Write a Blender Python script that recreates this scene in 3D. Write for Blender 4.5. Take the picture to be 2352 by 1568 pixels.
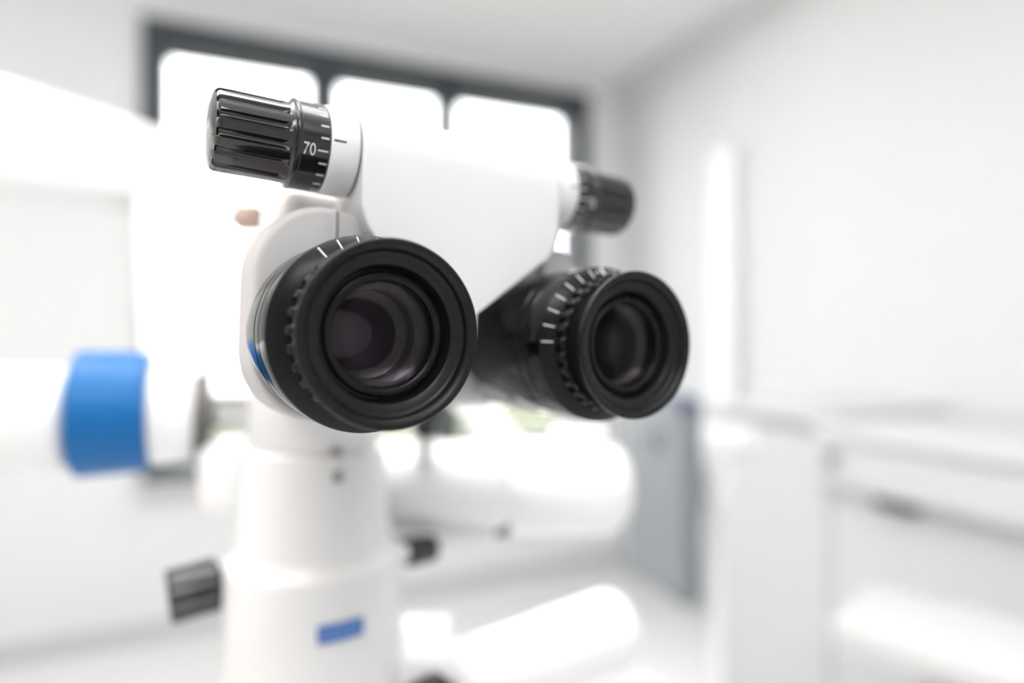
import bpy, bmesh, math, random
from mathutils import Vector, Matrix
from math import sin, cos, pi, radians
random.seed(4)
for o in list(bpy.data.objects): bpy.data.objects.remove(o, do_unlink=True)
SC = bpy.context.scene
COL = SC.collection

# ------------------------------------------------------------------ camera, world, lights
CAMZ = 1.30
FPX = 1483.0                       # focal length in pixels of the 2352 px wide frame
cam_d = bpy.data.cameras.new('camera'); cam = bpy.data.objects.new('camera', cam_d); COL.objects.link(cam)
cam_d.sensor_width = 36.0; cam_d.lens = FPX / 2352 * 36.0
cam_d.clip_start = 0.01; cam_d.clip_end = 200
cam.location = (0, 0, CAMZ); cam.rotation_euler = (pi / 2, 0, 0)
cam_d.dof.use_dof = True; cam_d.dof.focus_distance = 0.164; cam_d.dof.aperture_fstop = 2.9
SC.camera = cam
SC.view_settings.view_transform = 'Standard'; SC.view_settings.look = 'None'
SC.view_settings.gamma = 1.0; SC.view_settings.use_curve_mapping = False
SC.view_settings.exposure = -0.05

w = bpy.data.worlds.new('sky'); SC.world = w; w.use_nodes = True
wn = w.node_tree.nodes; wl = w.node_tree.links
for n in list(wn): wn.remove(n)
wo = wn.new('ShaderNodeOutputWorld'); wb = wn.new('ShaderNodeBackground')
wb.inputs['Color'].default_value = (0.96, 0.98, 1.0, 1); wb.inputs['Strength'].default_value = 7.0
wl.new(wb.outputs[0], wo.inputs[0])

def area(name, loc, target, size, power, col=(1, 1, 1), shape='RECTANGLE', sy=None):
    d = bpy.data.lights.new(name, 'AREA'); d.shape = shape; d.size = size; d.size_y = sy or size
    d.energy = power; d.color = col
    o = bpy.data.objects.new(name, d); COL.objects.link(o); o.location = loc
    o.rotation_euler = (Vector(target) - Vector(loc)).to_track_quat('-Z', 'Y').to_euler()
    return o
# ceiling lights outside the frame, unseen fill lights added, the low sun at the window
area('ceiling_light', (0.10, 0.45, 2.76), (0.10, 0.45, 0), 1.2, 11, (1, 0.99, 0.98), sy=0.6)
area('ceiling_light', (-1.1, 0.7, 2.76), (-1.1, 0.7, 0), 1.2, 14, (1, 0.99, 0.98), sy=0.6)
area('ceiling_light', (0.1, -1.3, 2.76), (0.1, -1.0, 0), 1.2, 21, (1, 0.99, 0.98), sy=0.6)
area('ceiling_light', (0.0, 2.25, 2.77), (0.0, 2.25, 0), 1.2, 11, (1, 0.99, 0.98), sy=0.6)  # unseen light added to brighten the far corner
area('ceiling_fill_light', (-0.3, 0.15, 2.30), (-0.3, 0.15, 3), 1.4, 35, (1, 1, 1), sy=0.5)  # this and the next two: unseen lights added to brighten the ceiling
area('ceiling_fill_light', (-2.2, 0.3, 2.25), (-2.2, 0.3, 3), 1.4, 21, (1, 1, 1), sy=0.5)
area('ceiling_fill_light', (0.9, -1.6, 2.25), (0.9, -1.6, 3), 1.4, 25, (1, 1, 1), sy=0.5)
area('warm_fill_light', (-0.85, -0.15, 1.75), (-0.08, 0.2, 1.32), 0.22, 1.7, (1, 0.52, 0.28))  # unseen light added to give the left side the flare's warm tint
sd = bpy.data.lights.new('low_sun', 'SUN'); sd.energy = 7.0; sd.angle = radians(3); sd.color = (1, 0.55, 0.22)
so = bpy.data.objects.new('low_sun', sd); COL.objects.link(so)
so.rotation_euler = Vector((-0.62, -0.74, -0.26)).to_track_quat('-Z', 'Y').to_euler()

# ------------------------------------------------------------------ frames
MMS = 0.001
def c2w(v): return Vector((v[0], -v[2], v[1]))          # camera axes -> world axes
A = c2w((0.53875109, -0.01199971, 0.84237953)); S = c2w((0.84169886, -0.03496642, -0.53881386)); U = c2w((0.03592061, 0.99931644, -0.00873805))
ORG = c2w((-26.764, 1.592, -146.47)) * MMS + Vector((0, 0, CAMZ))
def frame(ex, ey, ez, org):
    m = Matrix.Identity(4)
    for i in range(3): m[i][0] = ex[i]; m[i][1] = ey[i]; m[i][2] = ez[i]; m[i][3] = org[i]
    return m
def loc(s, a, u): return ORG + (S * s + A * a + U * u) * MMS
def F_eye(s=0, a=0, u=0): return frame(S, U, A, loc(s, a, u))      # local z towards the viewer
def F_knob(a, u): return frame(U, A, S, loc(0, a, u))               # local z to the right along the bridge
def F_body(): return frame(S, A, U, ORG)                            # x right, y to viewer, z up  (left handed safe: S x A = -U)
def at(px, py, d):                                                  # a point seen at a pixel, d metres deep
    return Vector(((px - 1176) / FPX * d, d, CAMZ - (py - 784) / FPX * d))

# ------------------------------------------------------------------ materials
def mat(name, col, rough=0.5, metal=0.0, coat=0.0, spec=0.5, var=0.03, scale=60.0, bump=0.0, trans=0.0, ior=1.5, coat_rough=0.08, rvar=0.04):
    m = bpy.data.materials.new(name); m.use_nodes = True
    nt = m.node_tree; b = nt.nodes['Principled BSDF']; L = nt.links
    b.inputs['Metallic'].default_value = metal; b.inputs['Coat Weight'].default_value = coat; b.inputs['Coat Roughness'].default_value = coat_rough
    b.inputs['Specular IOR Level'].default_value = spec; b.inputs['IOR'].default_value = ior
    b.inputs['Transmission Weight'].default_value = trans
    tc = nt.nodes.new('ShaderNodeTexCoord'); ns = nt.nodes.new('ShaderNodeTexNoise'); ns.inputs['Scale'].default_value = scale; ns.inputs['Detail'].default_value = 4
    L.new(tc.outputs['Object'], ns.inputs['Vector'])
    mx = nt.nodes.new('ShaderNodeMix'); mx.data_type = 'RGBA'
    c1 = [max(0, c * (1 - var)) for c in col] + [1]; c2 = [min(1, c * (1 + var)) for c in col] + [1]
    mx.inputs[6].default_value = c1; mx.inputs[7].default_value = c2
    L.new(ns.outputs['Fac'], mx.inputs[0]); L.new(mx.outputs[2], b.inputs['Base Color'])
    mr = nt.nodes.new('ShaderNodeMapRange'); mr.inputs['To Min'].default_value = max(0, rough - rvar); mr.inputs['To Max'].default_value = rough + rvar
    L.new(ns.outputs['Fac'], mr.inputs['Value']); L.new(mr.outputs[0], b.inputs['Roughness'])
    if bump:
        n2 = nt.nodes.new('ShaderNodeTexNoise'); n2.inputs['Scale'].default_value = scale * 25; n2.inputs['Detail'].default_value = 3
        L.new(tc.outputs['Object'], n2.inputs['Vector'])
        bp = nt.nodes.new('ShaderNodeBump'); bp.inputs['Strength'].default_value = bump; bp.inputs['Distance'].default_value = 0.0002
        L.new(n2.outputs['Fac'], bp.inputs['Height']); L.new(bp.outputs[0], b.inputs['Normal'])
    return m
M = {}
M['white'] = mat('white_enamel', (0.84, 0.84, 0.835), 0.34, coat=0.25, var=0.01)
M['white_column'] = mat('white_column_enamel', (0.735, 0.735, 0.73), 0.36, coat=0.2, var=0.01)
M['white_shaded'] = mat('shaded_white_enamel', (0.52, 0.51, 0.505), 0.5, var=0.01)  # white enamel darkened, shade of the housings put into the colour
M['rubber'] = mat('black_rubber', (0.0055, 0.0055, 0.0058), 0.30, spec=0.26, var=0.2, scale=400, bump=0.12)
M['gloss'] = mat('black_polished', (0.004, 0.004, 0.0043), 0.08, spec=0.22, var=0.1, rvar=0.02)
M['satin'] = mat('black_satin', (0.005, 0.005, 0.0055), 0.28, spec=0.2, var=0.1)
M['knob'] = mat('black_knob', (0.010, 0.009, 0.009), 0.09, spec=0.5, coat=0.4, coat_rough=0.05, var=0.1)
M['ink'] = mat('white_marking', (0.72, 0.71, 0.72), 0.5, var=0.02)
M['blackink'] = mat('black_marking', (0.012, 0.011, 0.011), 0.5, var=0.02)
M['tube'] = mat('black_tube', (0.0028, 0.0026, 0.0028), 0.16, spec=0.27, var=0.1)
M['lens2'] = mat('violet_coated_lens', (0.008, 0.004, 0.009), 0.05, var=0.1, rvar=0.01, spec=0.35)
M['chrome'] = mat('brushed_steel', (0.62, 0.62, 0.61), 0.28, metal=1.0, var=0.03)
M['dark'] = mat('dark_olive_plastic', (0.10, 0.095, 0.085), 0.5, var=0.1)
M['blue'] = mat('blue_wrap', (0.003, 0.125, 0.37), 0.42, spec=0.3, var=0.1, scale=40)
M['labelblue'] = mat('blue_label', (0.05, 0.15, 0.44), 0.4, var=0.03)
M['labelink'] = mat('pale_label_lettering', (0.13, 0.25, 0.52), 0.5, var=0.03)
M['screw'] = mat('dull_steel', (0.25, 0.25, 0.24), 0.5, metal=0.6, var=0.05)
M['frame'] = mat('anthracite_frame', (0.038, 0.044, 0.052), 0.5, var=0.05, scale=8)
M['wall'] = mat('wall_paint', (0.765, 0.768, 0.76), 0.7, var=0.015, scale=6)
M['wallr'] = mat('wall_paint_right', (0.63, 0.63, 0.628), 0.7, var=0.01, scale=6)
M['ceil'] = mat('ceiling_paint', (0.93, 0.93, 0.93), 0.8, var=0.015, scale=6)
M['floor'] = mat('floor_vinyl', (0.76, 0.76, 0.76), 0.4, var=0.04, scale=12)
M['top_strip'] = mat('grey_strip', (0.66, 0.66, 0.66), 0.5, var=0.03, scale=8)
M['cab'] = mat('cabinet_laminate', (0.545, 0.555, 0.555), 0.35, var=0.015, scale=10)
M['gap'] = mat('shadow_gap', (0.42, 0.42, 0.41), 0.6, var=0.04)
M['grey'] = mat('slate_grey_panel', (0.25, 0.266, 0.276), 0.4, var=0.03, scale=20)
M['greyrim'] = mat('slate_grey_rim', (0.18, 0.198, 0.212), 0.4, var=0.03, scale=20)
M['navy'] = mat('navy_plastic', (0.05, 0.07, 0.16), 0.4, var=0.05)
M['cushion'] = mat('white_upholstery', (0.60, 0.605, 0.60), 0.5, var=0.02, scale=30, bump=0.05)
M['flare_tint'] = mat('flare_tinted_plastic', (0.42, 0.31, 0.26), 0.5, var=0.04)  # warm tint of the flare put into the brake knob's colour
M['duct'] = mat('white_duct', (0.80, 0.80, 0.80), 0.5, var=0.01)
M['lawn'] = mat('lawn', (0.042, 0.058, 0.028), 0.9, var=0.3, scale=3)

def glass_pane():
    m = bpy.data.materials.new('window_glass'); m.use_nodes = True; nt = m.node_tree
    for n in list(nt.nodes): nt.nodes.remove(n)
    o = nt.nodes.new('ShaderNodeOutputMaterial'); t = nt.nodes.new('ShaderNodeBsdfTransparent'); g = nt.nodes.new('ShaderNodeBsdfGlossy')
    g.inputs['Roughness'].default_value = 0.02; f = nt.nodes.new('ShaderNodeFresnel'); f.inputs['IOR'].default_value = 1.2
    x = nt.nodes.new('ShaderNodeMixShader'); nt.links.new(f.outputs[0], x.inputs[0]); nt.links.new(t.outputs[0], x.inputs[1]); nt.links.new(g.outputs[0], x.inputs[2])
    nt.links.new(x.outputs[0], o.inputs[0]); return m
M['glass'] = glass_pane()
def coated_lens():
    m = bpy.data.materials.new('coated_lens'); m.use_nodes = True; nt = m.node_tree
    for n in list(nt.nodes): nt.nodes.remove(n)
    o = nt.nodes.new('ShaderNodeOutputMaterial'); t = nt.nodes.new('ShaderNodeBsdfRefraction'); g = nt.nodes.new('ShaderNodeBsdfGlossy')
    t.inputs['IOR'].default_value = 1.5; t.inputs['Roughness'].default_value = 0.0; t.inputs['Color'].default_value = (0.97, 0.95, 0.97, 1)
    g.inputs['Color'].default_value = (0.92, 0.84, 0.94, 1)
    ns = nt.nodes.new('ShaderNodeTexNoise'); ns.inputs['Scale'].default_value = 300
    mr = nt.nodes.new('ShaderNodeMapRange'); mr.inputs['To Min'].default_value = 0.01; mr.inputs['To Max'].default_value = 0.03
    nt.links.new(ns.outputs['Fac'], mr.inputs['Value']); nt.links.new(mr.outputs[0], g.inputs['Roughness'])
    f = nt.nodes.new('ShaderNodeFresnel'); f.inputs['IOR'].default_value = 1.2
    x = nt.nodes.new('ShaderNodeMixShader'); nt.links.new(f.outputs[0], x.inputs[0]); nt.links.new(t.outputs[0], x.inputs[1]); nt.links.new(g.outputs[0], x.inputs[2])
    nt.links.new(x.outputs[0], o.inputs[0]); return m
M['lens'] = coated_lens()

# ------------------------------------------------------------------ mesh helpers
def new(): return bmesh.new()
def lathe(bm, prof, seg=96, rfun=None, close=False, caps=False):
    """revolve (r, z) pairs about local z; rfun(angle, r, z) may change the radius"""
    rows = []
    for (r, z) in prof:
        row = []
        for i in range(seg):
            t = 2 * pi * i / seg; rr = rfun(t, r, z) if rfun else r
            row.append(bm.verts.new((rr * cos(t), rr * sin(t), z)))
        rows.append(row)
    n = len(rows)
    for k in range(n if close else n - 1):
        a, b = rows[k], rows[(k + 1) % n]
        for i in range(seg):
            j = (i + 1) % seg
            bm.faces.new((a[i], a[j], b[j], b[i]))
    if caps:
        bm.faces.new(rows[0]); bm.faces.new(rows[-1])
    return bm
def cyl(bm, p0, p1, r0, r1=None, seg=48, rnd=0.0):
    """solid rod from p0 to p1, with rounded rims"""
    r1 = r0 if r1 is None else r1
    p0 = Vector(p0); p1 = Vector(p1); d = p1 - p0; L = d.length; q = d.to_track_quat('Z', 'Y').to_matrix().to_4x4()
    b = new(); prof = []
    if rnd > 0:
        for k in range(7): t = pi / 2 * k / 6; prof.append((r0 - rnd + rnd * sin(t), rnd - rnd * cos(t)))
        for k in range(7): t = pi / 2 * k / 6; prof.append((r1 - rnd + rnd * cos(t), L - rnd + rnd * sin(t)))
        prof = [(max(r, 1e-5), z) for r, z in prof]
    else: prof = [(r0, 0), (r1, L)]
    lathe(b, prof, seg, caps=True)
    b.transform(Matrix.Translation(p0) @ q); merge(bm, b)
def merge(bm, b):
    me = bpy.data.meshes.new('t'); b.to_mesh(me); b.free(); bm.from_mesh(me); bpy.data.meshes.remove(me)
def box(bm, c, size, M4=None, bev=0.0, seg=3):
    b = new(); bmesh.ops.create_cube(b, size=1.0)
    bmesh.ops.scale(b, vec=size, verts=b.verts)
    if bev > 0: bmesh.ops.bevel(b, geom=list(b.edges), offset=bev, segments=seg, affect='EDGES', profile=0.5)
    bmesh.ops.translate(b, vec=c, verts=b.verts)
    if M4 is not None: b.transform(M4)
    merge(bm, b)
def prism(bm, poly, z0, z1, bev=0.0, M4=None, seg=3):
    b = new(); lo = [b.verts.new((x, y, z0)) for x, y in poly]; hi = [b.verts.new((x, y, z1)) for x, y in poly]
    n = len(poly)
    b.faces.new(lo); b.faces.new(hi)
    for i in range(n): b.faces.new((lo[i], lo[(i + 1) % n], hi[(i + 1) % n], hi[i]))
    bmesh.ops.recalc_face_normals(b, faces=b.faces)
    if bev > 0:
        es = [e for e in b.edges if abs(e.verts[0].co.z - e.verts[1].co.z) < 1e-9]
        bmesh.ops.bevel(b, geom=es, offset=bev, segments=seg, affect='EDGES', profile=0.5)
    if M4 is not None: b.transform(M4)
    merge(bm, b)
def hexa(bm, corners, bev=0.0, seg=3):
    """box from 8 corners: 4 of one end, then the 4 facing ones"""
    b = new(); v = [b.verts.new(c) for c in corners]
    for f in ((0, 1, 2, 3), (4, 5, 6, 7), (0, 1, 5, 4), (1, 2, 6, 5), (2, 3, 7, 6), (3, 0, 4, 7)): b.faces.new([v[i] for i in f])
    bmesh.ops.recalc_face_normals(b, faces=b.faces)
    if bev > 0: bmesh.ops.bevel(b, geom=list(b.edges), offset=bev, segments=seg, affect='EDGES', profile=0.5)
    merge(bm, b)
def beam(bm, p0, p1, w0, h0, w1=None, h1=None, bev=0.0, up=(0, 0, 1), seg=4):
    p0 = Vector(p0); p1 = Vector(p1); d = (p1 - p0).normalized(); sx = d.cross(Vector(up)).normalized(); uy = sx.cross(d)
    w1 = w1 or w0; h1 = h1 or h0
    f = lambda p, ww, hh: [p + sx * x * ww / 2 + uy * y * hh / 2 for x, y in ((-1, -1), (1, -1), (1, 1), (-1, 1))]
    hexa(bm, f(p0, w0, h0) + f(p1, w1, h1), bev, seg)

def obj(name, bm, m, parent=None, F=None, mm=True, smooth=40, bevel=0.0):
    """link bm as ONE mesh object. F: frame in the world (its origin becomes the object's origin); mesh given in mm when mm"""
    bmesh.ops.recalc_face_normals(bm, faces=bm.faces)
    if mm: bmesh.ops.scale(bm, vec=(MMS,) * 3, verts=bm.verts)
    F = F or Matrix.Identity(4)
    if F.determinant() < 0:
        pass
    if mm is False and F == Matrix.Identity(4):
        c = sum((v.co for v in bm.verts), Vector()) / max(1, len(bm.verts)); bmesh.ops.translate(bm, vec=-c, verts=bm.verts); F = Matrix.Translation(c)
    me = bpy.data.meshes.new(name); bm.to_mesh(me); bm.free()
    me.materials.append(M[m])
    for p in me.polygons: p.use_smooth = True
    me.set_sharp_from_angle(angle=radians(smooth))
    o = bpy.data.objects.new(name, me); COL.objects.link(o)
    if parent is not None:
        o.parent = parent; o.matrix_local = wmat(parent).inverted() @ F
    else: o.matrix_world = F
    WM[o.name] = F
    if bevel > 0:
        b = o.modifiers.new('bevel', 'BEVEL'); b.width = bevel * (MMS if mm else 1); b.segments = 3; b.limit_method = 'ANGLE'; b.angle_limit = radians(35)
    return o
WM = {}
def wmat(o): return WM[o.name]
def thing(name, label, cat, location, group=None):
    o = bpy.data.objects.new(name, None); COL.objects.link(o); o.location = location; o.empty_display_size = 0.05
    WM[o.name] = Matrix.Translation(Vector(location)); o['label'] = label; o['category'] = cat
    if group: o['group'] = group
    return o
def tag(o, label, cat, group=None):
    o['label'] = label; o['category'] = cat
    if group: o['group'] = group
    return o
def struct(o): o['kind'] = 'structure'; return o

# ------------------------------------------------------------------ the room
CH = 1.5                                                 # ceiling above the camera
CORNER = Vector((0.621, 3.775, 0))
WD = Vector((-0.914, -0.4056, 0)).normalized()           # along the window wall, away from the corner
RD = Vector((0.4056, -0.914, 0)).normalized()            # along the right wall, towards the camera
ZC = CAMZ + CH
def room_box(bm, t0, t1, z0, z1, d0, d1, along=WD, inward=RD):
    P = lambda t, d, z: CORNER + along * t + inward * d + Vector((0, 0, z))
    hexa(bm, [P(t0, d0, z0), P(t1, d0, z0), P(t1, d1, z0), P(t0, d1, z0), P(t0, d0, z1), P(t1, d0, z1), P(t1, d1, z1), P(t0, d1, z1)])
WT0, WT1, WZ0, WZ1 = 0.21, 2.43, 0.70, 2.70
LW, LR = 4.6, 7.0                                        # lengths of the window wall and of the right wall
bm = new()
room_box(bm, -0.2, WT0, 0, ZC, -0.2, 0); room_box(bm, WT1, LW, 0, ZC, -0.2, 0)
room_box(bm, WT0, WT1, 0, WZ0, -0.2, 0); room_box(bm, WT0, WT1, WZ1, ZC, -0.2, 0)
struct(obj('wall_back', bm, 'wall', mm=False))
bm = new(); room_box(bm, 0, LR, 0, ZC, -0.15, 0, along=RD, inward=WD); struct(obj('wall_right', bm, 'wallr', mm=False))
bm = new(); room_box(bm, 0, LR, 0, ZC, LW, LW + 0.15, along=RD, inward=WD); struct(obj('wall_left', bm, 'wall', mm=False))
bm = new(); room_box(bm, 0, LW, 0, ZC, LR, LR + 0.15); struct(obj('wall_front', bm, 'wall', mm=False))
bm = new(); room_box(bm, -0.2, LW + 0.15, ZC, ZC + 0.1, -0.2, LR + 0.15); struct(obj('ceiling', bm, 'ceil', mm=False))
bm = new(); room_box(bm, -0.2, LW + 0.15, -0.1, 0, -0.2, LR + 0.15); struct(obj('floor', bm, 'floor', mm=False))
bm = new(); room_box(bm, 0, LR, ZC - 0.10, ZC, 0, 0.05, along=RD, inward=WD); struct(obj('top_strip_1', bm, 'top_strip', mm=False))  # grey strip along the top of the right wall
bm = new(); room_box(bm, 0, LW, 0, 0.08, 0, 0.012); struct(obj('baseboard_back', bm, 'cab', mm=False))
bm = new(); room_box(bm, 0, LR, 0, 0.08, 0, 0.012, along=RD, inward=WD); struct(obj('baseboard_right', bm, 'cab', mm=False))
# the window: a dark frame with three panes
MUL = [(0.975, 1.09), (1.59, 1.73)]
bm = new()
FT = 0.105
room_box(bm, WT0, WT0 + 0.10, WZ0, WZ1, -0.16, 0.03); room_box(bm, WT1 - 0.10, WT1, WZ0, WZ1, -0.16, 0.03)
room_box(bm, WT0 + 0.10, WT1 - 0.10, WZ1 - FT, WZ1, -0.16, 0.03); room_box(bm, WT0 + 0.10, WT1 - 0.10, WZ0, WZ0 + 0.07, -0.16, 0.03)
for a, b in MUL: room_box(bm, a, b, WZ0 + 0.07, WZ1 - FT, -0.12, -0.02)
win = struct(obj('window_1', bm, 'frame', mm=False))
edges = [WT0 + 0.10, MUL[0][0], MUL[0][1], MUL[1][0], MUL[1][1], WT1 - 0.10]
for k in range(3):
    bm = new(); room_box(bm, edges[2 * k] - 0.01, edges[2 * k + 1] + 0.01, WZ0 + 0.06, WZ1 - FT + 0.01, -0.075, -0.065); obj('window_pane', bm, 'glass', win, mm=False)
bm = new(); room_box(bm, WT0 - 0.03, WT1 + 0.03, WZ0 - 0.035, WZ0, 0, 0.09); obj('window_sill', bm, 'cab', win, mm=False, bevel=0.006)
bm = new(); room_box(bm, -6, 9, -0.5, -0.4, -24, -0.25); struct(obj('lawn', bm, 'lawn', mm=False))

# vertical white duct on the right wall
def on_right(px, off=0.0):                               # distance along the right wall where a pixel column meets it
    k = (px - 1176) / FPX; b = CORNER + WD * off
    return (k * b.y - b.x) / (RD.x - k * RD.y)
t0, t1 = on_right(1645), on_right(1698)
bm = new(); room_box(bm, t0, t1, 0.98, 1.3 + (784 - 375) / FPX * 3.2, 0, 0.045, along=RD, inward=WD)
tag(obj('wall_duct', bm, 'duct', mm=False, bevel=0.012), 'white vertical cable duct running up the right wall', 'cable duct')

# ------------------------------------------------------------------ the microscope
COLD = 0.320
cx, cy = (724 - 1176) / FPX * COLD, COLD
STAND = Vector((-1.05, 0.42, 0))
mic = thing('surgical_microscope', 'white dental operating microscope with two black eyepieces, blue banded arm and tapered column', 'microscope', STAND)

# ---- an eyepiece, built once in mm about its own axis (z to the viewer)
def make_eyepiece(ring_turn):
    F = F_eye()
    bm = new()
    lathe(bm, [(16, -78), (20.2, -77.5), (22.2, -55), (24.3, -38), (24.35, -30.2), (23.9, -29.9), (23.9, -29.5), (24.35, -29.2), (24.35, -25.3), (23.95, -25.0), (23.95, -24.6), (24.35, -24.3), (24.35, -17.9), (24.2, -17.4), (23, -17.2), (16.5, -17.0), (16.5, -78)], 160, close=True)
    e = obj('eyepiece', bm, 'gloss', mic, F, smooth=30)
    bm = new()                                            # conical scale ring
    lathe(bm, [(17, -17.3), (24.3, -17.3), (24.55, -17.05), (24.55, -16.7), (24.3, -16.45), (20.9, -13.9), (19.6, -13.6), (17, -13.6)], 160, close=True)
    FR = F @ Matrix.Rotation(ring_turn, 4, 'Z')
    ring = obj('scale_ring', bm, 'satin', e, FR, smooth=30)
    bm = new()                                            # white graduation strokes
    def stroke(ang, wdt, r0=21.3, r1=24.1, lift=0.06):
        p = lambda r, t, o: (r * cos(ang) - t * sin(ang), r * sin(ang) + t * cos(ang), -16.45 + (24.3 - r) * 0.75 + o)
        hexa(bm, [p(r0, -wdt, -.1), p(r1, -wdt, -.1), p(r1, wdt, -.1), p(r0, wdt, -.1), p(r0, -wdt, lift), p(r1, -wdt, lift), p(r1, wdt, lift), p(r0, wdt, lift)])
    A0 = radians(95)
    for k in range(-7, 8):
        if k == 0: stroke(A0, 0.45, 21.9, 24.3)
        else: stroke(A0 + radians(12.1 * k), 0.17)
    for sgn in (-1, 1):                                   # the plus and minus beside the zero stroke
        a = A0 - sgn * radians(5.6)
        stroke(a, 0.55, 22.7, 23.0)
        if sgn < 0: stroke(a, 0.14, 22.3, 23.4)
    obj('scale_markings', bm, 'ink', e, FR)
    bm = new()                                            # knurled ring
    def kn(t, r, z):
        if r < 20: return r
        f = 0.5 + 0.5 * cos(30 * t); f = min(1, max(0, (f - 0.30) * 3.5)); return r - 1.25 * (1 - f)
    lathe(bm, [(17, -14.5), (19.9, -14.3), (20.9, -14.0), (21.0, -13.4), (21.0, -11.2), (20.6, -10.6), (19.5, -10.4), (17, -10.2)], 300, kn, close=True)
    obj('knurled_ring', bm, 'rubber', e, F, smooth=50)
    bm = new()                                            # flared rubber eyecup
    lathe(bm, [(16.2, -11.5), (18.3, -11.0), (18.5, -9.0), (19.0, -7.0), (20.2, -4.6), (21.4, -2.7), (21.9, -1.6), (22.05, -0.9), (21.95, -0.35), (21.6, -0.02), (21.1, 0.05), (20.5, -0.12), (19.95, -0.45), (19.5, -0.9), (19.25, -1.5), (19.1, -2.2), (18.8, -2.6), (18.2, -2.8), (16.6, -3.3), (16.25, -3.55), (16.1, -3.9), (15.8, -6.6), (15.55, -6.8), (15.55, -8)], 192, close=True)
    obj('eyecup', bm, 'rubber', e, F, smooth=60)
    bm = new()                                            # retaining ring round the lens
    lathe(bm, [(15.6, -7.2), (15.6, -6.6), (14.8, -6.5), (14.6, -5.6), (14.3, -5.2), (13.9, -5.05), (12.9, -5.35), (12.65, -5.7), (12.65, -9.5), (15.6, -9.5)], 128, close=True)
    obj('lens_ring', bm, 'satin', e, F, smooth=40)
    bm = new()                                            # front lens: biconvex
    n = 14; prof = []
    for k in range(n + 1): r = 12.66 * k / n; prof.append((max(r, 0.02), -4.6 - 2.0 * (r / 12.66) ** 2))
    for k in range(n, -1, -1): r = 12.66 * k / n; prof.append((max(r, 0.02), -9.6 + 1.2 * (r / 12.66) ** 2))
    lathe(bm, prof, 96, close=True)
    obj('eye_lens', bm, 'lens', e, F, smooth=50)
    bm = new()                                            # inside of the tube with its stops
    lathe(bm, [(15.4, -9.6), (12.6, -9.7), (11.9, -10.3), (11.6, -13.8), (11.3, -14.0), (9.4, -14.2), (9.1, -14.6), (8.9, -18.8), (8.6, -19.0), (6.8, -19.2), (6.6, -19.5), (6.5, -30), (16.3, -30.3)], 96, close=True)
    obj('inner_tube', bm, 'tube', e, F, smooth=30)
    bm = new()
    prof = [(0.02 + 6.5 * k / 10, -18.6 - 1.9 * (k / 10) ** 2) for k in range(11)]
    lathe(bm, prof + [(6.5, -22.5), (0.02, -22.5)], 96, close=True)
    obj('field_lens', bm, 'lens2', e, F, smooth=50)
    return e
eyeL = make_eyepiece(0.0)
def copy_eyepiece(src, Fnew, turn):
    c = src.copy(); COL.objects.link(c); WM[c.name] = Fnew; c.parent = src.parent; c.matrix_local = wmat(c.parent).inverted() @ Fnew
    for ch in src.children:
        d = ch.copy(); COL.objects.link(d); d.parent = c
        rot = Matrix.Rotation(turn, 4, 'Z') if ch.name.split('.')[0] in ('scale_ring', 'scale_markings') else Matrix.Identity(4)
        d.matrix_local = rot
    return c
copy_eyepiece(eyeL, F_eye(78.32, -2.73), 0.0)
for ch in eyeL.children:                                  # the near scale is turned to another setting
    if ch.name.split('.')[0] in ('scale_ring', 'scale_markings'): ch.matrix_local = Matrix.Rotation(radians(-56), 4, 'Z')

# ---- bridge housing between the eyepieces (x along the bridge, y to the viewer, z up, mm)
FB = F_body()
bm = new()
KA, KU, KR = -50.0, 53.05, 13.0
def hw(u):
    pts = [(0, 4.0), (8, 4.2), (28, 30.6), (31, 32.6), (37, 34.2), (80, 34.4)]
    for (u0, w0), (u1, w1) in zip(pts, pts[1:]):
        if u <= u1: return w0 + (w1 - w0) * (u - u0) / (u1 - u0)
    return 34.4
us = [0, 4, 8, 13, 18, 23, 28, 30, 32, 34.5, 37, 42, 47, KU]
front = [(KA + KR, u) for u in us] + [(KA + KR * cos(t), KU + KR * sin(t)) for t in [pi * k / 24 for k in range(1, 24)]]
back = [(KA - KR, u) for u in reversed(us)]
loop = front + back
L0 = [bm.verts.new((38.4 - hw(u), a, u)) for a, u in loop]; L1 = [bm.verts.new((38.4 + hw(u), a, u)) for a, u in loop]
n = len(loop)
for i in range(n): bm.faces.new((L0[i], L0[(i + 1) % n], L1[(i + 1) % n], L1[i]))
nf = len(us)
for X in (L0, L1):
    for i in range(nf - 1): bm.faces.new((X[i], X[i + 1], X[n - 2 - i], X[n - 1 - i]))
    bm.faces.new(X[nf - 1:nf + 24])
bridge = obj('bridge_housing', bm, 'white', mic, FB, bevel=0.8, smooth=35)

def ear(flip, da, name):
    f = (lambda s: 76.8 - s) if flip else (lambda s: s)
    pts = [(-1, 35.2)]
    for k in range(0, 13): t = radians(86 + 94 * k / 12); pts.append((-4.5 + 18.8 * cos(t) * 1.0, 15 + 20.2 * sin(t)))
    pts += [(-23.2, -6)]
    for k in range(0, 9): t = radians(188 + 80 * k / 8); pts.append((-4 + 19 * cos(t), -6 + 19 * sin(t)))
    pts += [(-1, -25)]
    bm = new(); prism(bm, [(f(x), y) for x, y in pts], -60 + da, -40 + da, 2.2, seg=4)
    # local axes of FB are x right, y viewer, z up: turn the outline from xy into xz
    for v in bm.verts: v.co = Vector((v.co.x, v.co.z, v.co.y))
    e = obj(name, bm, 'white_shaded', mic, FB, smooth=40)
    bm = new(); prism(bm, [(f(x), y) for x, y in [(-0.6, 34.6), (4, 34.6), (12, 30), (12, -22), (-0.6, -24)]], -60 + da, -43 + da, 1.0)
    for v in bm.verts: v.co = Vector((v.co.x, v.co.z, v.co.y))
    obj('inner_cheek', bm, 'white_shaded', e, FB)
    return e
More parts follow.
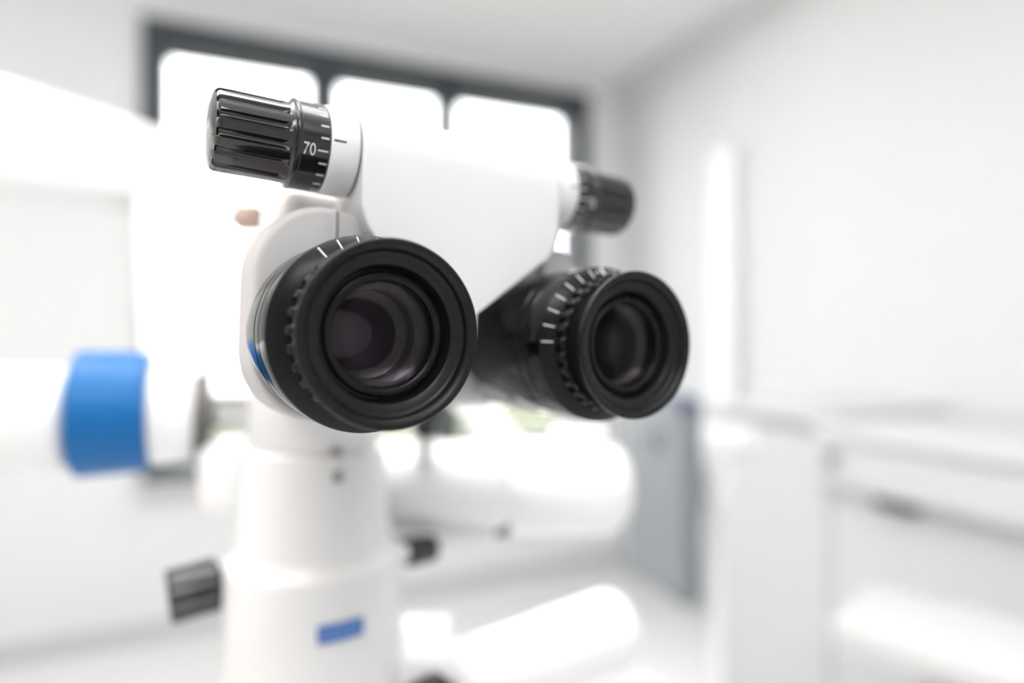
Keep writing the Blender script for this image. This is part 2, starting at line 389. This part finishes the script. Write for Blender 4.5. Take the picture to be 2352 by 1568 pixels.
ear(False, 0, 'prism_housing')
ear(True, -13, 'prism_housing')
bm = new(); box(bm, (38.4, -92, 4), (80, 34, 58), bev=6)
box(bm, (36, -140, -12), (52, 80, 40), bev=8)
obj('tube_base', bm, 'white_shaded', mic, FB)
bm = new(); box(bm, (31, -80, 35), (86, 36, 20), bev=6); box(bm, (-6, -66, 0), (22, 24, 34), bev=5); obj('tube_cover', bm, 'white', mic, FB)

# ---- the two distance knobs on the ends of the bridge
FK = F_knob(KA, KU)                                      # x up, y to the viewer, z right
def kpt(ang, r, z): return (r * cos(ang), r * sin(ang), z)   # ang from the top towards the viewer
def text_tris(txt, size):
    cu = bpy.data.curves.new('t', 'FONT'); cu.body = txt; cu.size = size; cu.resolution_u = 4
    to = bpy.data.objects.new('t', cu); COL.objects.link(to); me = to.to_mesh()
    vs = [tuple(v.co) for v in me.vertices]; fs = [tuple(p.vertices) for p in me.polygons]
    to.to_mesh_clear(); bpy.data.objects.remove(to); bpy.data.curves.remove(cu); return vs, fs
def wrap_text(bm, txt, size, z0, ang0, R, xscale=1.0):
    vs, fs = text_tris(txt, size)
    xs = [v[0] for v in vs]; ys = [v[1] for v in vs]; x0 = min(xs); ym = (min(ys) + max(ys)) / 2
    bv = [bm.verts.new(kpt(ang0 - (y - ym) / R, R, z0 + (x - x0) * xscale)) for x, y, _ in vs]
    for f in fs:
        try: bm.faces.new([bv[i] for i in f])
        except ValueError: pass
    return (max(xs) - x0) * xscale
def arc_tick(bm, ang, R, z0, z1, wdt):
    h = wdt / 2 / R
    q = [kpt(ang - h, R - .15, z0), kpt(ang + h, R - .15, z0), kpt(ang + h, R - .15, z1), kpt(ang - h, R - .15, z1),
         kpt(ang - h, R + .05, z0), kpt(ang + h, R + .05, z0), kpt(ang + h, R + .05, z1), kpt(ang - h, R + .05, z1)]
    hexa(bm, q)
def make_knob(sg, z_in, txts, ang_text):
    """z_in: inner edge of the dial; sg = +1 / -1 the way the knob points"""
    Z = lambda d: z_in + sg * d
    def fl(t, r, z):
        d = (z - z_in) * sg
        if r < 10.0 or d < 10.1: return r
        k = 14; ph = (t * k / (2 * pi) + 0.32) % 1.0; x = abs(ph - 0.5) * 2          # groove centre at x = 0
        f = max(0.0, 1 - (x / 0.46) ** 2) ** 0.5 if x < 0.46 else 0
        e = min(1.0, max(0.0, (d - 10.1) / 1.2)) ** 0.5
        return r - 1.05 * f * e
    bm = new()
    prof = [(8, 0), (12.1, 0.0), (12.3, 0.2), (12.3, 7.4), (12.45, 7.6), (12.6, 8.1), (12.5, 8.5), (12.1, 8.7), (11.6, 8.9), (11.35, 9.3), (11.25, 10.0)]
    prof += [(11.25 - 0.02 * k, 10.1 + 0.25 * k) for k in range(1, 6)] + [(11.1, 12), (11.0, 18), (10.9, 24.5), (10.8, 26.9), (10.6, 27.5), (10.2, 27.9), (9.7, 28.2), (7, 28.9), (3, 29.3), (0.02, 29.4)]
    lathe(bm, [(r, Z(d)) for r, d in prof], 280, fl)
    k = obj('distance_knob', bm, 'knob', mic, FK, smooth=32)
    bm = new()
    for ang, zz, txt in txts: wrap_text(bm, txt, 4.7, zz, radians(ang), 12.38, 0.75)
    b2 = new()
    for j in range(-16, 17):
        ang = 107 + 16 * j
        if not (-100 < ang < 260): continue
        long = (j % 5 == 0)
        z0, z1 = Z(0.35), Z(3.2 if long else 2.5)
        arc_tick(b2, radians(ang + ang_text), 12.33, min(z0, z1), max(z0, z1), 0.42)
    merge(bm, b2)
    obj('scale_markings', bm, 'ink', k, FK)
    bm = new(); r = 12.2
    lathe(bm, [(r - 4, Z(-0.1)), (r + .1, Z(-0.35)), (r + .35, Z(-0.8)), (r + 0.55, Z(-7.5)), (r + .3, Z(-8.3)), (r - 1, Z(-8.9)), (8, Z(-9))], 96)
    st = obj('knob_collar', bm, 'white', k, FK, smooth=30)
    bm = new(); z0, z1 = Z(-0.9), Z(-4.3); arc_tick(bm, radians(91 + ang_text), r + .42, min(z0, z1), max(z0, z1), 0.5)
    obj('index_mark', bm, 'blackink', k, FK)
    return k
make_knob(-1, -5.0, [(107, -12.05, '70'), (187, -12.05, '75'), (27, -12.05, '65')], 0)
make_knob(1, 81.6, [(107, 85.6, '70'), (27, 85.6, '65')], -4)

# ---- column below the binocular head
FC = frame(Vector((1, 0, 0)), Vector((0, 1, 0)), Vector((0, 0, 1)), Vector((cx, cy, CAMZ)))
k = COLD / FPX * 1000
def zpx(y): return -(y - 784) * k
bm = new()
lathe(bm, [(5, 10), (22, 10), (28, 6), (30, zpx(860)), (31.4, zpx(1012)), (31.0, zpx(1016)), (31.0, zpx(1020)), (33.2, zpx(1026)), (33.8, zpx(1045)), (36.3, zpx(1228)), (36.8, zpx(1242)), (37.6, zpx(1252)), (39.2, zpx(1262)), (40.6, zpx(1268)), (41.4, zpx(1276)), (41.8, zpx(1288)), (42.6, zpx(1420)), (44.4, zpx(1600)), (45.5, zpx(1800)), (44, zpx(1830)), (30, zpx(1850)), (5, zpx(1850))], 128)
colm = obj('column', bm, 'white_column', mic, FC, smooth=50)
# badge and screws on the front of the column
AH = Vector((A.x, A.y, 0)).normalized(); SH = Vector((S.x, S.y, 0)).normalized()
phi0 = math.atan2(AH.y, AH.x)
def on_col(r, dphi, z): return (r * cos(phi0 + dphi), r * sin(phi0 + dphi), z)
def col_patch(bm, r, p0, p1, z0, z1, thick=0.5, n=8):
    for i in range(n):
        a, b = p0 + (p1 - p0) * i / n, p0 + (p1 - p0) * (i + 1) / n
        hexa(bm, [on_col(r - thick, a, z0), on_col(r - thick, b, z0), on_col(r - thick, b, z1), on_col(r - thick, a, z1),
                  on_col(r + thick, a, z0), on_col(r + thick, b, z0), on_col(r + thick, b, z1), on_col(r + thick, a, z1)])
bm = new(); col_patch(bm, 42.9, radians(-14.5), radians(13), zpx(1392), zpx(1356)); badge = obj('maker_badge', bm, 'labelblue', colm, FC)
bm = new()                                              # pale letter-like strokes of the blurred badge
for i in range(5):
    a = -11.5 + i * 4.6
    col_patch(bm, 43.1, radians(a), radians(a + 2.6), zpx(1382), zpx(1366), n=1)
obj('badge_lettering', bm, 'labelink', badge, FC)
for yy in (1017, 1067):
    bm = new(); p = Vector(on_col(32.6 + (0.8 if yy > 1040 else -0.6), radians(1), zpx(yy))); d = Vector(on_col(1, radians(1), 0))
    cyl(bm, p, p + d * 1.8, 2.3 if yy < 1040 else 2.6, rnd=0.5, seg=24)
    obj('screw', bm, 'screw', colm, FC)

# ---- coarse focus knobs either side of the column
def fluted(p0, p1, r, kk, depth, seg=160, rnd=2.0):
    p0 = Vector(p0); p1 = Vector(p1); d = p1 - p0; Lr = d.length
    bm = new(); prof = [(max(0.01, r - rnd), 0)] + [(r - rnd + rnd * sin(t), rnd - rnd * cos(t)) for t in [pi / 2 * q / 5 for q in range(1, 6)]] + [(r, Lr - rnd)] + [(r - rnd + rnd * cos(t), Lr - rnd + rnd * sin(t)) for t in [pi / 2 * q / 5 for q in range(1, 6)]]
    prof = [(0.01, 0)] + prof + [(0.01, Lr)]
    lathe(bm, prof, seg, lambda t, rr, z: rr - (depth * max(0, cos(kk * t)) ** 0.6 if rr > r - rnd * 0.5 else 0))
    bm.transform(Matrix.Translation(p0) @ d.to_track_quat('Z', 'Y').to_matrix().to_4x4()); return bm
k0, k1 = at(384, 1372, 0.297) * 1000, at(506, 1338, 0.309) * 1000
fk = obj('focus_knob', fluted(k1, k0, 12.4, 11, 1.5), 'knob', mic)
bm = new(); cyl(bm, at(506, 1338, 0.309), at(560, 1322, 0.320), 0.008, seg=32); obj('knob_shaft', bm, 'white', fk, mm=False)
k0, k1 = at(930, 1270, 0.341) * 1000, at(994, 1257, 0.354) * 1000
fk = obj('focus_knob', fluted(k0, k1, 7.6, 12, 0.5), 'knob', mic)
bm = new(); cyl(bm, at(880, 1282, 0.333), at(938, 1269, 0.3435), 0.005, seg=32); obj('knob_shaft', bm, 'white', fk, mm=False)

# ---- arm with the blue band on the left
AP = at(250, 784, 0.380); AD = Vector((-0.92, -0.39, 0)).normalized()
def arm_d(px): kx = (px - 1176) / FPX; return (lambda q: (AP + AD * q).y)((kx * AP.y - AP.x) / (AD.x - kx * AD.y))
def rodx(name, m, x0, x1, yc, r0, r1=None, d=None, rnd=0.003, parent=None, seg=64):
    d0, d1 = (d, d) if d else (arm_d(x0), arm_d(x1)); dc = d or arm_d(250); z = CAMZ - (yc - 784) / FPX * dc
    p0, p1 = at(x0, 784, d0), at(x1, 784, d1); p0.z = p1.z = z
    bm = new(); cyl(bm, p0, p1, r0 * dc / FPX, (r1 or r0) * dc / FPX, seg, rnd)
    return obj(name, bm, m, parent or mic, mm=False)
arm = rodx('side_arm', 'white', -330, 170, 958, 132, 118, rnd=0.006)
rodx('blue_band', 'blue', 178, 347, 948, 143, 139, rnd=0.002, parent=arm, seg=24)
rodx('arm_collar', 'white', 336, 452, 955, 120, 116, parent=arm, rnd=0.006)
rodx('clamp_ring', 'dark', 450, 486, 968, 108, parent=arm, rnd=0.002)
rodx('steel_tube', 'chrome', 482, 690, 928, 68, parent=arm, rnd=0.002)
bm = new(); box(bm, at(520, 1088, 0.395), (0.024, 0.04, 0.042), bev=0.009, seg=5); obj('arm_joint', bm, 'white', arm, mm=False)

# ---- arms and handles on the right
dB = 0.405
drive = rodx('drive_housing', 'white', 1120, 1448, 1118, 107, d=0.425, rnd=0.020)
rodx('swivel_drum', 'white', 860, 1168, 1112, 100, d=0.372, rnd=0.008, parent=drive)
bm = new(); cyl(bm, at(1330, 1030, 0.425), at(1330, 978, 0.425), 0.019, seg=48, rnd=0.006); obj('cap_knob', bm, 'white', drive, mm=False)
bm = new(); beam(bm, at(900, 1214, 0.372), at(1120, 1206, 0.385), 0.05, 0.012, bev=0.003); obj('mounting_plate', bm, 'white', drive, mm=False)
bm = new(); cyl(bm, at(1150, 1205, 0.372), at(1150, 1228, 0.372), 0.006, seg=24, rnd=0.001); obj('locking_screw', bm, 'screw', drive, mm=False)
bm = new(); beam(bm, at(1000, 830, 0.430), at(1200, 1060, 0.430), 0.03, 0.021, bev=0.005); obj('strut', bm, 'white', drive, mm=False)
bm = new(); cyl(bm, at(985, 930, 0.335), at(975, 1000, 0.335), 0.0062, seg=32, rnd=0.0015); obj('lever_knob', bm, 'knob', mic, mm=False)
bm = new(); cyl(bm, at(978, 990, 0.335), at(976, 1060, 0.360), 0.0055, seg=24); obj('lever', bm, 'white', mic, mm=False)
# lower grip
bm = new(); cyl(bm, at(1030, 1590, 0.345), at(1450, 1425, 0.375), 0.0225, 0.0215, 64, 0.012)
grip = obj('hand_grip', bm, 'white', mic, mm=False)
bm = new(); beam(bm, at(880, 1505, 0.338), at(1045, 1498, 0.338), 0.05, 0.024, bev=0.006)
cyl(bm, at(1010, 1500, 0.338), at(1110, 1600, 0.338), 0.013, seg=48, rnd=0.005); obj('grip_bracket', bm, 'white', grip, mm=False)
bm = new(); cyl(bm, at(968, 1545, 0.318), at(1016, 1635, 0.318), 0.0115, seg=48, rnd=0.004); obj('grip_ring', bm, 'knob', grip, mm=False)
bm = new(); cyl(bm, at(1510, 1572, 0.42), at(1440, 1760, 0.42), 0.019, seg=48, rnd=0.012); cyl(bm, at(1440, 1740, 0.42), at(1180, 1760, 0.40), 0.012, seg=32, rnd=0.004)
obj('lower_handle', bm, 'white', mic, mm=False)
bm = new(); cyl(bm, at(1180, 1760, 0.40), at(760, 1830, 0.33), 0.012, seg=32, rnd=0.004); obj('handle_link', bm, 'white', mic, mm=False)

# ---- suspension arm at the upper left and the floor stand that carries it
p0 = STAND + Vector((0.02, 0.06, 1.47)); p1 = at(405, 405, 0.78)
bm = new(); beam(bm, at(-330, 262, 0.56), p1, 0.09, 0.125, 0.07, 0.088, bev=0.020, seg=5); sus = obj('suspension_arm', bm, 'white', mic, mm=False)
bm = new(); beam(bm, p0, at(-320, 252, 0.565), 0.08, 0.11, 0.085, 0.11, bev=0.02, seg=5); obj('arm_base', bm, 'white', sus, mm=False)
bm = new(); cyl(bm, at(400, 330, 0.77), at(395, 500, 0.77), 0.045, seg=64, rnd=0.012); obj('arm_pivot', bm, 'white', sus, mm=False)
bm = new(); beam(bm, at(395, 470, 0.75), at(420, 960, 0.47), 0.075, 0.075, 0.05, 0.05, bev=0.02, seg=5); obj('carrier_arm', bm, 'white', sus, mm=False)
bm = new(); cyl(bm, at(548, 500, 0.70), at(596, 500, 0.69), 0.019, seg=32, rnd=0.003); kb = obj('brake_knob', bm, 'flare_tint', sus, mm=False)
bm = new(); cyl(bm, at(470, 500, 0.715), at(562, 500, 0.70), 0.007, seg=24); obj('knob_shaft', bm, 'white', kb, mm=False)
bm = new(); cyl(bm, STAND + Vector((0, 0, 0.10)), STAND + Vector((0, 0, 1.56)), 0.045, seg=48, rnd=0.01); obj('stand_post', bm, 'white', mic, mm=False)
bm = new(); box(bm, STAND + Vector((0, 0, 0.08)), (0.42, 0.42, 0.07), bev=0.02); obj('stand_base', bm, 'white', mic, mm=False)
for sx in (-1, 1):
    for sy in (-1, 1):
        bm = new(); c = STAND + Vector((sx * 0.17, sy * 0.17, 0.0)); cyl(bm, c + Vector((-0.012, 0, 0.03)), c + Vector((0.012, 0, 0.03)), 0.03, seg=32, rnd=0.004)
        box(bm, c + Vector((0, 0, 0.046)), (0.034, 0.03, 0.03), bev=0.004); obj('caster', bm, 'knob', mic, mm=False)

# ------------------------------------------------------------------ things by the right wall
def row_pt(d): return CORNER + RD * 0 + WD * d            # offset from the right wall
def row_t(px, off): return on_right(px, off)
# plain cabinet (left) and drawer unit (right) of the row along the right wall
OFF = 0.55
ta, tb = row_t(1640, OFF), row_t(1900, OFF)
cabz = CAMZ - (962 - 784) / FPX * (CORNER + WD * OFF + RD * row_t(1800, OFF)).y
tb = row_t(1893, 0.57) - 0.003
cab = thing('base_cabinet', 'plain white low cabinet with a grey shadow line under its top, beside the drawer unit', 'cabinet', CORNER + WD * 0.28 + RD * (ta + tb) / 2)
def row_box(bm, t0, t1, z0, z1, d0, d1): room_box(bm, t0, t1, z0, z1, d0, d1, along=RD, inward=WD)
bm = new(); row_box(bm, ta, tb, 0.06, cabz - 0.03, 0.015, OFF); obj('carcass', bm, 'cab', cab, mm=False, bevel=0.004)
bm = new(); row_box(bm, ta + 0.005, tb, cabz - 0.03, cabz - 0.002, 0.015, OFF - 0.015); obj('shadow_gap', bm, 'gap', cab, mm=False)
bm = new(); row_box(bm, ta, tb, cabz - 0.002, cabz + 0.03, 0.015, OFF + 0.015); obj('cabinet_top', bm, 'cab', cab, mm=False, bevel=0.006)
bm = new(); row_box(bm, ta + 0.02, tb - 0.02, 0.0, 0.06, 0.015, OFF - 0.06); obj('plinth', bm, 'gap', cab, mm=False)
OFF2 = 0.60
tc, td = row_t(1893, OFF2 - 0.03), row_t(2352, OFF2) + 0.25
zl = CAMZ - (1108 - 784) / FPX * (CORNER + WD * OFF2 + RD * tc).y
unit = thing('drawer_unit', 'white drawer unit at the right edge with overhanging top drawer and dark pull', 'drawer unit', CORNER + WD * 0.3 + RD * (tc + td) / 2)
bm = new(); row_box(bm, tc, td, 0.06, zl - 0.001, 0.015, OFF2 - 0.055); obj('carcass', bm, 'cab', unit, mm=False, bevel=0.004)
bm = new(); row_box(bm, tc, td, zl, cabz - 0.035, 0.015, OFF2); dr = obj('drawer', bm, 'cab', unit, mm=False, bevel=0.012)
bm = new(); row_box(bm, tc, td, cabz - 0.033, cabz + 0.012, 0.015, OFF2 + 0.01); obj('unit_top', bm, 'cab', unit, mm=False, bevel=0.014)
bm = new(); tp = row_t(2040, OFF2); row_box(bm, tp - 0.05, tp + 0.05, zl - 0.028, zl - 0.001, OFF2 - 0.068, OFF2 - 0.01); obj('drawer_pull', bm, 'knob', dr, mm=False, bevel=0.006)
bm = new(); tp = row_t(1903, OFF2 + 0.01); row_box(bm, tp - 0.015, tp + 0.02, cabz - 0.105, cabz - 0.06, OFF2, OFF2 + 0.012); obj('lock', bm, 'screw', dr, mm=False, bevel=0.004)
bm = new(); row_box(bm, tc + 0.02, td - 0.02, 0.0, 0.06, 0.015, OFF2 - 0.12); obj('plinth', bm, 'gap', unit, mm=False)

# slate grey panel on its white bracket
q = {'bl': at(1436, 1302, 1.42), 'br': at(1578, 1400, 1.20), 'tl': at(1462, 930, 1.42), 'tr': at(1592, 872, 1.20)}
ax = (q['br'] - q['bl']); ax.z = 0; plen = ax.length; ax.normalize(); pn = Vector((ax.y, -ax.x, 0));
if pn.y > 0: pn = -pn
if pn.x > 0: pass
z0b, z1b = q['bl'].z, q['tl'].z
z0r, z1r = q['br'].z, q['tr'].z
zb = (z0b + z0r) / 2; zt = (z1b + z1r) / 2
panel = thing('instrument_panel', 'slate grey slab panel with a white bracket, standing behind the far right eyepiece', 'panel', (q['bl'] + q['br']) / 2)
PF = frame(ax, Vector((0, 0, 1)), ax.cross(Vector((0, 0, 1))), Vector((q['bl'].x, q['bl'].y, 0)))
def rrect(x0, x1, y0, y1, r, n=6):
    pts = []
    for (cxx, cyy, a0) in ((x1 - r, y1 - r, 0), (x0 + r, y1 - r, 90), (x0 + r, y0 + r, 180), (x1 - r, y0 + r, 270)):
        for i in range(n + 1): t = radians(a0 + 90 * i / n); pts.append((cxx + r * cos(t), cyy + r * sin(t)))
    return pts
bm = new(); prism(bm, rrect(0, plen, zb, zt, 0.018), 0.0, -0.035, 0.004); shell = obj('panel_shell', bm, 'greyrim', panel, PF, mm=False)
bm = new(); prism(bm, rrect(0.014, plen - 0.014, zb + 0.016, zt - 0.016, 0.012), -0.034, 0.004, 0.002); obj('panel_face', bm, 'grey', panel, PF, mm=False)
bm = new(); box(bm, (plen * 0.55, zt - 0.085, 0.008), (0.05, 0.03, 0.012), bev=0.004); obj('latch', bm, 'greyrim', panel, PF, mm=False)
bm = new(); cyl(bm, (plen - 0.01, zt - 0.02, -0.02), (plen - 0.01, zt + 0.0, 0.01), 0.014, seg=32, rnd=0.004); obj('panel_button', bm, 'navy', panel, PF, mm=False)
bm = new(); cyl(bm, at(1560, 1032, 1.30), at(1720, 1015, 1.42), 0.048, 0.040, 48, 0.025); br_ = obj('bracket_head', bm, 'white', panel, mm=False)
bm = new(); cyl(bm, at(1640, 1050, 1.34), at(1645, 1185, 1.34), 0.036, 0.030, 48, 0.02); obj('bracket_knob', bm, 'white', br_, mm=False)
bp = at(1645, 1160, 1.34); bm = new(); cyl(bm, bp, (bp.x, bp.y, 0.02), 0.012, seg=32); obj('stand_pole', bm, 'white', panel, mm=False)
bm = new(); cyl(bm, (bp.x, bp.y, 0.0), (bp.x, bp.y, 0.025), 0.13, seg=48, rnd=0.008); obj('stand_foot', bm, 'white', panel, mm=False)

# treatment chair in the lower right corner
chair = thing('treatment_chair', 'white padded treatment chair in the lower right corner', 'chair', (1.05, 1.0, 0))
s0, s1 = at(1900, 1425, 1.30), at(2520, 1665, 1.02)
d = (s1 - s0); d.z = 0; d.normalize(); side = Vector((d.y, -d.x, 0)); side = side if side.y > 0 else -side
zs = (s0.z + s1.z) / 2
def slab(bm, p, L, Wd, z0, z1, bev): hexa(bm, [p + Vector((0, 0, z0 - p.z)), p + d * L + Vector((0, 0, z0 - p.z)), p + d * L + side * Wd + Vector((0, 0, z0 - p.z)), p + side * Wd + Vector((0, 0, z0 - p.z)), p + Vector((0, 0, z1 - p.z)), p + d * L + Vector((0, 0, z1 - p.z)), p + d * L + side * Wd + Vector((0, 0, z1 - p.z)), p + side * Wd + Vector((0, 0, z1 - p.z))], bev, 6)
bm = new(); slab(bm, s0.copy(), 0.72, 0.26, zs - 0.045, zs + 0.035, 0.03); obj('seat', bm, 'cushion', chair, mm=False)
bm = new(); slab(bm, s0 + d * 0.16 + side * 0.02, 0.5, 0.20, zs - 0.10, zs - 0.047, 0.008); obj('seat_frame', bm, 'gap', chair, mm=False)
c = s0 + d * 0.42 + side * 0.12; c.z = 0
bm = new(); cyl(bm, c + Vector((0, 0, 0.04)), c + Vector((0, 0, zs - 0.10)), 0.07, seg=48, rnd=0.004); obj('pedestal', bm, 'white', chair, mm=False)
bm = new(); cyl(bm, c, c + Vector((0, 0, 0.04)), 0.20, seg=64, rnd=0.012); obj('foot_plate', bm, 'white', chair, mm=False)
